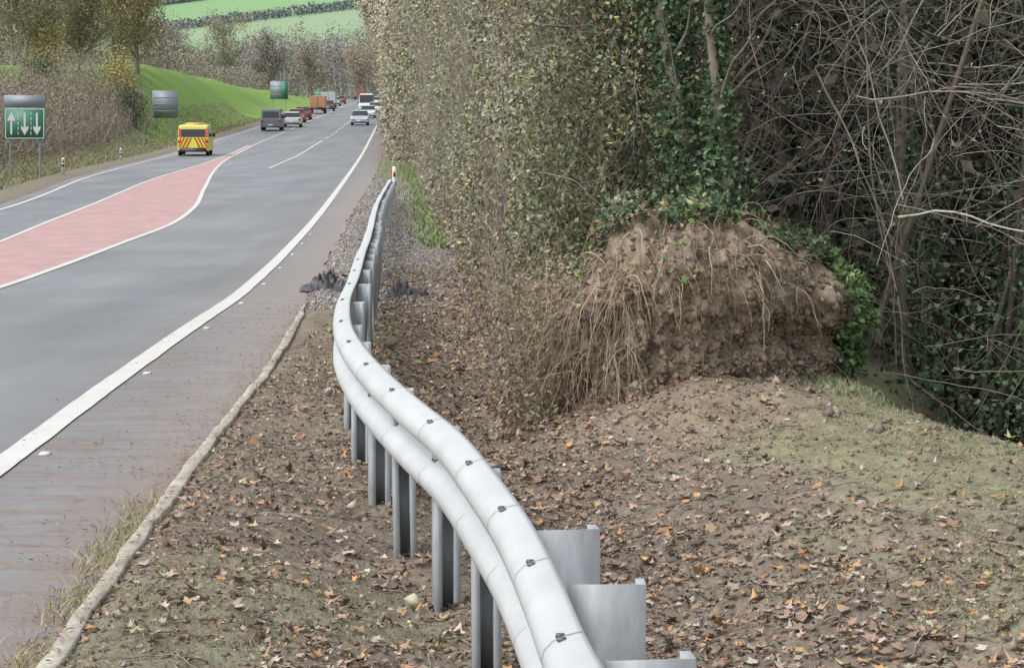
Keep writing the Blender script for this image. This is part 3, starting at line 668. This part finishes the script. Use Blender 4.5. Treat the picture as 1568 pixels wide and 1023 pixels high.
yel = [(.37, .34, .17, 4), (.41, .365, .18, 2), (.28, .27, .15, 3)]
for (x, y, h, cw, pl, nlf) in [(-45, 196, 15, 3, brown, 4000), (-41.5, 188, 14, 3, brown, 5500), (-38.5, 190, 15, 3, olive, 8500), (-35.7, 193, 14, 3, olive, 9500), (-34.2, 203, 15, 3.0, yel, 9500), (-33.9, 214, 15, 2.6, yel, 9500), (-39, 206, 16, 3.5, olive, 9000), (-44, 212, 17, 4, brown, 7000), (-48, 225, 18, 4, olive, 6000), (-37, 222, 16, 3.5, olive, 8000), (-42, 232, 18, 4, olive, 7000)]:
    tree('willow_tree', x, y, h, cw, pl, nlf, .14, .65, upright=1.4, nl=28)
def crowns(name, C0, R0, n, pal, ls, haze, jit=.2):
    P_ = []; Cc = []
    for (c_, r_) in zip(C0, R0):
        q = unit(rng.normal(size=(n, 3)))*rng.uniform(.3, 1.1, (n, 1))
        q *= (1+.45*fbm(q[:, 0]*2+c_[0], q[:, 2]*2+c_[1], 3, 3))[:, None]
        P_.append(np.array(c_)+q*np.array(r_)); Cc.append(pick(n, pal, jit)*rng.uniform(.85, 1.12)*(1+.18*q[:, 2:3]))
    P_ = np.concatenate(P_); Cc = np.concatenate(Cc); Cc = Cc*(1-haze)+HAZE_TINT*haze  # haze baked into the crown colours
    return leaves(name, P_, ls*rng.uniform(.5, 1.3, len(P_)), Cc, M_far, None, 0, .4)
cs = []; rs = []
for i in range(40):
    y = rng.uniform(238, 285); x = rng.uniform(-82, -38.5)*y/260; cs.append((x, y, rng.uniform(4, 14))); rs.append((3, 3, rng.uniform(3, 5)))
crowns('woodland_behind_willows', cs, rs, 1000, olive+brown, .22, .08)
cs = []; rs = []
for i in range(150):
    y = rng.uniform(560, 720); x = rng.uniform(-150, -22) if i < 110 else rng.uniform(-115, -60); r = rng.uniform(4, 7)
    h = (12+5*float(vn(np.array(x*.06), np.array(1.), 3)) + (4 if -60 < x < -30 else 0))*y/640
    cs.append((x*y/640, y, h*.5+1)); rs.append((r, r, h*.58))
distpal = [(.22, .19, .17, 5), (.25, .205, .17, 3), (.19, .18, .15, 3), (.29, .23, .17, 1.2), (.23, .23, .16, 1)]
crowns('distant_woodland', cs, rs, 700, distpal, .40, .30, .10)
wt = empty('distant_tree_trunks')
n = 160; y = rng.uniform(540, 620, n); x = rng.uniform(-150, -20, n)*y/600; dd = rng.normal(0, .08, (n, 3)); dd[:, 2] = 1
tubes('stems', arcs(np.stack([x, y, np.full(n, 1.)], 1), dd, rng.uniform(7, 13, n), 6, .05, 0), np.linspace(.14, .05, 7)[None], M_twig, np.repeat([[.31, .29, .29]], n, 0), 3, wt)
for (x, y, h, cw, pl) in [(-52, 420, 13, 4.5, olive), (-45, 440, 11, 4, brown), (-62, 430, 12, 4, brown), (-40, 470, 10, 4, [(.32, .25, .17, 1), (.24, .2, .15, 1)]), (-34, 520, 10, 4, [(.34, .26, .17, 1)]), (-57, 380, 9, 4, brown), (-26, 540, 10, 4, brown), (-33, 560, 10, 5, [(.2, .22, .14, 1)])]:
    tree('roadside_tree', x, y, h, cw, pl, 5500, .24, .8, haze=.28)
n = 24000; y = rng.uniform(260, 520, n); x = LEFT(y)-13-rng.exponential(4, n); z = gz(x, y, False)+rng.uniform(0, 1, n)**.8*(1.5+2.5*vn(x*.2, y*.06, 9))
leaves('bank_scrub', np.stack([x, y, z], 1), .17, pick(n, brown, .12)*.75+HAZE_TINT*.18, M_far)  # scrub colour includes painted haze
P_ = []
for (xa, ya, xb, yb, w) in [(-190, 850, 10, 1223, 7), (-230, 930, -60, 1330, 3)]:
    n = 6000; t = rng.random(n); x = xa+(xb-xa)*t+rng.normal(0, w*.35, n); y = ya+(yb-ya)*t+rng.normal(0, w*.5, n)
    P_.append(np.stack([x, y, gz(x, y, False)+rng.uniform(0, 2.6+1.6*vn(t*60, t*0, 4), n)], 1))
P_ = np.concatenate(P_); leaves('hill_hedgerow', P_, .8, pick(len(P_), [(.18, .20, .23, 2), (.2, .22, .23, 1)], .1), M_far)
for (x, y, h, cw, pl) in [(-9.0, 215, 14, 3.6, autpal), (-11.6, 260, 15, 3.8, autpal), (-14.3, 310, 17, 4.4, autpal), (-18.6, 370, 17, 4.7, [(.40, .28, .2, 2), (.34, .27, .2, 2)]), (-22, 430, 18, 5, autpal), (-27, 500, 17, 6, brown)]:
    tree('autumn_tree', x, y, h, cw, pl, 7500, .17, .9, haze=.22)

# ------------------------------------------------------------------ debris, stones
def crumple(name, x, y, L_, W_, H_, seed):
    a = np.linspace(-1, 1, 46); A, B = np.meshgrid(a, a)
    z = H_*np.maximum(0, 1-np.abs(A)**2)*np.maximum(0, 1-B**2)*(.3+1.2*np.abs(fbm(A*4, B*4, seed, 4))*2)
    Xg = x+A*L_*(1+.35*fbm(B*3, A, seed, 3)); Yg = y+B*W_*(1+.35*fbm(A*4, B, seed+3, 3))
    mk(name, np.stack([Xg, Yg, gz(x, y)+z], -1).reshape(-1, 3), grid_faces(46, 46), M_debris, None, False)
crumple('plastic_debris', -2.3, 29.2, .30, .6, .14, 3); crumple('plastic_debris', -2.0, 28.2, .2, .3, .09, 5); crumple('plastic_debris', -1.22, 27, .26, .4, .12, 9)
n = 16; a = rng.normal(0, 1, n)
leaves('debris_shreds', np.stack([-2.15+.22*a, 29+rng.normal(0, .5, n), np.full(n, float(gz(-2.1, 29)))+rng.uniform(.02, .2, n)], 1), .06, np.tile([[.07, .07, .073]], (n, 1)), M_litter, None, 0, .3)
rocks('post_cap_stone', np.array([[-.40, 9.85, .0], [-.82, 12.1, .0]]), np.array([.05, .04]), np.array([[.48, .45, .33], [.46, .44, .33]]), M_stone)  # pale stones standing in for small yellow caps at the post bases
n = 26; y = rng.uniform(13, 15.6, n); x = RX(y)+rng.uniform(-.4, .05, n)
rocks('stones', np.stack([x, y, gz(x, y)+.01], 1), rng.uniform(.015, .045, n), pick(n, [(.34, .28, .23, 1), (.24, .2, .16, 1)]), M_stone)

# ------------------------------------------------------------------ signs
def board(nm, w, h, z, mat, parent, y=0, th=.03, x=0): return boxes(nm, [(x, y, z)], (w, th, h), mat, parent, None, 1.)
def poly(nm, pts, y, mat, parent):
    V = [(a, y, c_) for a, c_ in pts]; me = bpy.data.meshes.new(nm); me.from_pydata(V, [], [list(range(len(V)))]); me.materials.append(mat)
    o = bpy.data.objects.new(nm, me); COL.objects.link(o); o.parent = parent
def sign(x, y, w, z0, z1, kind):
    g = float(gz(x, y)); e = empty('road_sign', (x, y, 0), 0)
    for i, (a, b_) in enumerate([(-w*.36, 0.05), (w*.36, .05)]): tubes('post_%d' % i, np.array([[(a, b_+.03, g-.3), (a, b_+.03, (g+z1)/2), (a, b_+.03, z1-.1)]]), np.full((1, 3), .045), M_signgrey, np.array([[.3, .3, .3]]), 8, e)
    h = z1-z0
    if kind == 'lanes':
        board('board', w, h*.72, z0+h*.36, M_green, e); board('top_panel', w, h*.27, z1-h*.135, M_signgrey, e)
        yy = -.02; B = w/2-.04; zt = z0+h*.72
        for (a0, c0, a1, c1) in [(-B, z0+.04, B, z0+.075), (-B, zt-.075, B, zt-.04), (-B, z0+.075, -B+.035, zt-.075), (B-.035, z0+.075, B, zt-.075)]:
            poly('border', [(a0, c0), (a1, c0), (a1, c1), (a0, c1)], yy, M_white, e)
        for ax, up in ((-.55, 1), (-.0, 0), (.5, 0)):
            zc = z0+h*.36; s = 1 if up else -1
            pts = [(-.04, -.42), (.04, -.42), (.04, .15), (.15, .08), (.15, .2), (0, .45), (-.15, .2), (-.15, .08), (-.04, .15)]
            pts = [(ax+p*1.0, zc+q*s*1.05) for p, q in pts]; poly('arrow', pts if up else pts[::-1], yy, M_white, e)
        for ax in (-.27, .26):
            for k in range(5): poly('lane_dash', [(ax-.015, z0+.2+k*.2), (ax+.015, z0+.2+k*.2), (ax+.015, z0+.32+k*.2), (ax-.015, z0+.32+k*.2)], yy, M_white, e)
    else:
        board('board', w, h, (z0+z1)/2, M_signgrey if kind != 'green' else M_green, e)
        for q in (.25, .5, .75): board('rail', w*.96, .05, z0+h*q, M_galv2 if kind != 'green' else M_white, e, -.025, .02)
        if kind == 'mix': board('green_panel', w*.34, h*.95, (z0+z1)/2, M_green, e, -.045, .02, w*.28)
sign(-20.0, 96.5, 1.68, .38, 2.2, 'lanes')
sign(-27.3, 185, 2.0, .5, 2.65, 'back')
sign(-29.8, 301, 2.3, 1.9, 4.2, 'mix')
sign(-31.5, 385, 1.7, 1.6, 3.2, 'green'); sign(-35.5, 600, 2.4, 2.0, 3.8, 'green')

# ------------------------------------------------------------------ vehicles
def prism(nm, prof, hw, mat, parent, bevel=.05, topin=.0, zw=1.):
    n = len(prof); V = []
    for s in (-1, 1):
        for (a, c_) in prof:
            k = hw-topin*max(0, (c_-zw)); V.append((s*k, a, c_))
    F = [list(range(n))[::-1], list(range(n, 2*n))]+[[i, (i+1) % n, n+(i+1) % n, n+i] for i in range(n)]
    me = bpy.data.meshes.new(nm); me.from_pydata(V, [], F); me.materials.append(mat)
    o = bpy.data.objects.new(nm, me); COL.objects.link(o); o.parent = parent
    bv = o.modifiers.new('b', 'BEVEL'); bv.width = bevel; bv.segments = 3
    return o
paints = {}
def paint(c_):
    if c_ not in paints: paints[c_] = pmat('vehicle_paint_%d' % len(paints), c_, .35, .05, .05, 2)
    return paints[c_]
def wheels(e, ys_, hw, r=.32):
    for i, (a, s) in enumerate([(a, s) for a in ys_ for s in (-1, 1)]):
        T = np.array([[(s*(hw-.2), a, r), (s*(hw-.1), a, r), (s*(hw+.0), a, r)]])
        tubes('wheel_%d' % i, T, np.full((1, 3), r), M_tyre, np.array([[.02]*3]), 18, e)
        me = bpy.data.meshes.new('hub'); an = np.linspace(0, 2*np.pi, 15)[:-1]
        me.from_pydata([(s*(hw-.005), a+math.cos(q)*r*.97, r+math.sin(q)*r*.97) for q in an], [], [list(range(14))]); me.materials.append(M_black)
        o = bpy.data.objects.new('hub', me); COL.objects.link(o); o.parent = e
def quad(nm, pts, mat, e):
    me = bpy.data.meshes.new(nm); me.from_pydata(pts, [], [list(range(len(pts)))]); me.materials.append(mat)
    o = bpy.data.objects.new(nm, me); COL.objects.link(o); o.parent = e; return o
def place(name, x, y, on):
    s = float(CEN(y+2)-CEN(y-2))/4; rz = -math.atan(s)
    if on: rz += math.pi
    return empty(name, (x, y, float(zp(y))+.01), rz)
def lights(e, hw, yr, yf, z):
    boxes('tail_lamps', [(-hw+.14, yr, z), (hw-.14, yr, z)], (.2, .05, .2), M_redlamp, e)
    boxes('head_lamps', [(-hw+.22, yf, z-.1), (hw-.22, yf, z-.1)], (.34, .06, .17), M_lamp, e)
    boxes('plates', [(0, yr-.005, .5), (0, yf+.005, .42)], (.5, .03, .11), M_white, e)
    boxes('bumpers', [(0, yr, .33), (0, yf, .27)], (hw*1.9, .08, .13), M_black, e)
def car(x, y, on, col):
    e = place('car', x, y, on)
    prism('body', [(-2.05, .26), (-2.12, .6), (-2.05, .92), (-1.6, .98), (.9, .95), (1.85, .8), (2.1, .6), (2.08, .26)], .88, paint(col), e, .07)
    prism('windows', [(-1.95, .93), (-1.5, 1.36), (.15, 1.4), (1.1, .93)], .82, M_glass, e, .03, .35, .93)
    prism('roof', [(-1.55, 1.35), (-1.4, 1.42), (.1, 1.45), (.3, 1.37)], .68, paint(col), e, .03)
    wheels(e, (-1.3, 1.35), .86); lights(e, .88, -2.11, 2.1, .74)
    boxes('mirrors', [(-.97, .7, 1.0), (.97, .7, 1.0)], (.16, .1, .12), paint(col), e)
def van(x, y, on, col, name='van', H=2.0, hw=.93):
    e = place(name, x, y, on)
    prism('body', [(-2.35, .28), (-2.4, 1.0), (-2.28, H-.05), (-2.1, H), (.9, H), (1.25, H-.08), (1.85, 1.15), (2.4, .98), (2.5, .6), (2.48, .28)], hw, paint(col), e, .06, .10, 1.)
    k = hw-.1*(.7)
    quad('windscreen', [(-k+.08, 1.335, H-.16), (k-.08, 1.335, H-.16), (k+.0-.02, 1.86, 1.2), (-k+.02, 1.86, 1.2)], M_glass, e)
    quad('rear_window', [(-k+.14, -2.415, 1.15), (k-.14, -2.415, 1.15), (k-.16, -2.33, H-.25), (-k+.16, -2.33, H-.25)], M_glass, e)
    for s in (-1, 1):
        quad('side_window', [(s*(hw-.008), .2, 1.12), (s*(hw-.008), 1.6, 1.12), (s*(hw-.06), 1.25, H-.25), (s*(hw-.06), .2, H-.25)], M_glass, e)
        quad('rear_side_window', [(s*(hw-.008), -2.0, 1.12), (s*(hw-.008), .05, 1.12), (s*(hw-.06), .05, H-.25), (s*(hw-.06), -1.95, H-.25)], M_glass, e)
    wheels(e, (-1.5, 1.6), hw-.02, .34); lights(e, hw, -2.40, 2.49, .9)
    boxes('mirrors', [(-hw-.1, 1.3, 1.2), (hw+.1, 1.3, 1.2)], (.18, .12, .22), M_black, e)
    return e
def lorry(x, y, on, cab, box, H=3.0, Lb=5., hw=1.15):
    e = place('lorry', x, y, on)
    prism('cargo_body', [(-Lb, .75), (-Lb, H), (.8, H), (.8, .75)], hw, paint(box), e, .04)
    prism('cab', [(.95, .5), (.95, H-.4), (1.3, H-.2), (2.5, H-.5), (2.8, 1.5), (2.85, .4)], hw-.05, paint(cab), e, .08)
    quad('windscreen', [(-hw+.2, 2.79, 1.6), (hw-.2, 2.79, 1.6), (hw-.23, 2.54, H-.6), (-hw+.23, 2.54, H-.6)], M_glass, e)
    boxes('chassis', [(0, -1.5, .65)], (1.0, 7.5, .25), M_black, e)
    boxes('rear_door_seam', [(0, -Lb-.005, (H+.75)/2)], (.04, .02, H-.9), M_black, e)
    wheels(e, (-Lb+1.2, -Lb+2.2, 1.9), hw-.05, .48)
    boxes('tail_lamps', [(-.8, -Lb-.02, .68), (.8, -Lb-.02, .68)], (.35, .05, .14), M_redlamp, e)
    boxes('head_lamps', [(-.75, 2.85, .75), (.75, 2.85, .75)], (.35, .05, .2), M_lamp, e)
e = van(-19.25, 143, False, (.68, .64, .12), 'maintenance_van', 1.85, .94)
redp = paint((.55, .08, .06)); yelp = paint((.74, .76, .07))
quad('rear_panel', [(-.84, -2.425, .5), (.84, -2.425, .5), (.84, -2.42, 1.12), (-.84, -2.42, 1.12)], yelp, e)
for i in range(4):
    for s in (-1, 1):
        c0 = .04+i*.21; z0 = .52; z1 = 1.10
        a = lambda q: s*min(.83, max(0, q))
        quad('chevron', [(a(c0), -2.432, z1), (a(c0+.11), -2.432, z1), (a(c0+.41), -2.432, z0), (a(c0+.30), -2.432, z0)], redp, e)
for s in (-1, 1): quad('upper_stripe', [(s*.70, -2.42, 1.14), (s*.88, -2.42, 1.14), (s*.84, -2.335, 1.65), (s*.74, -2.335, 1.65)], redp, e)
boxes('light_bar', [(0, -1.6, 1.92), (0, .4, 1.92)], (1.2, .25, .12), paint((.62, .32, .08)), e)
boxes('roof_panel', [(0, -.6, 1.865)], (1.5, 2.6, .04), paint((.5, .53, .56)), e)
boxes('rear_bumper', [(0, -2.42, .36)], (1.8, .1, .22), M_black, e)
van(-21.6, 212, False, (.19, .20, .225), 'van', 1.95)
car(-20.9, 224, False, (.6, .62, .63)); car(-22.2, 243, False, (.38, .07, .08)); car(-22.9, 258, False, (.2, .08, .09))
lorry(-24.7, 300, False, (.5, .2, .1), (.50, .26, .15), 2.2, 3.0, 1.0); lorry(-26.6, 342, False, (.5, .5, .5), (.5, .51, .51), 2.4, 4, 1.05); car(-25, 320, False, (.1, .11, .12))
lorry(-36.4, 560, False, (.42, .07, .08), (.46, .09, .10), 2.7, 5)
car(-28.2, 375, False, (.5, .5, .5)); car(-29.5, 405, False, (.3, .1, .1))
car(-15.0, 232, True, (.42, .47, .55)); car(-16.4, 268, True, (.62, .64, .66)); van(-19.3, 312, True, (.70, .72, .74), 'van', 2.4, 1.0)
car(-17.4, 300, True, (.6, .6, .62)); car(-21.4, 375, True, (.6, .62, .65)); car(-22.7, 405, True, (.2, .22, .25))

# ------------------------------------------------------------------ light, world, camera
w = bpy.data.worlds.new('World'); scene.world = w; w.use_nodes = True
nt = w.node_tree; N = nt.nodes; bg = N['Background']
sky = N.new('ShaderNodeTexSky'); sky.sky_type = 'NISHITA'; sky.sun_disc = False
sky.sun_elevation = math.radians(52); sky.sun_rotation = math.radians(-120); sky.dust_density = 3; sky.air_density = 1.2
hs = N.new('ShaderNodeHueSaturation'); hs.inputs['Saturation'].default_value = .22; hs.inputs['Value'].default_value = 1.55
nt.links.new(sky.outputs[0], hs.inputs['Color']); nt.links.new(hs.outputs[0], bg.inputs['Color'])
bg.inputs['Strength'].default_value = .15
sd = bpy.data.lights.new('sun', 'SUN'); sd.energy = 1.5; sd.angle = math.radians(45); sd.color = (1, .985, .96)
so = bpy.data.objects.new('sun', sd); COL.objects.link(so)
el, az = math.radians(52), math.radians(-120)
so.rotation_euler = Vector((math.sin(az)*math.cos(el), math.cos(az)*math.cos(el), math.sin(el))).to_track_quat('Z', 'Y').to_euler()
cd = bpy.data.cameras.new('camera'); co = bpy.data.objects.new('camera', cd); COL.objects.link(co)
co.location = (0, 0, 2.1); co.rotation_euler = (math.radians(90), 0, 0)
cd.sensor_width = 36; cd.lens = 82.65; cd.shift_y = -.2305; cd.clip_start = .1; cd.clip_end = 6000
scene.camera = co
scene.view_settings.view_transform = 'Standard'; scene.view_settings.look = 'None'; scene.view_settings.exposure = 0
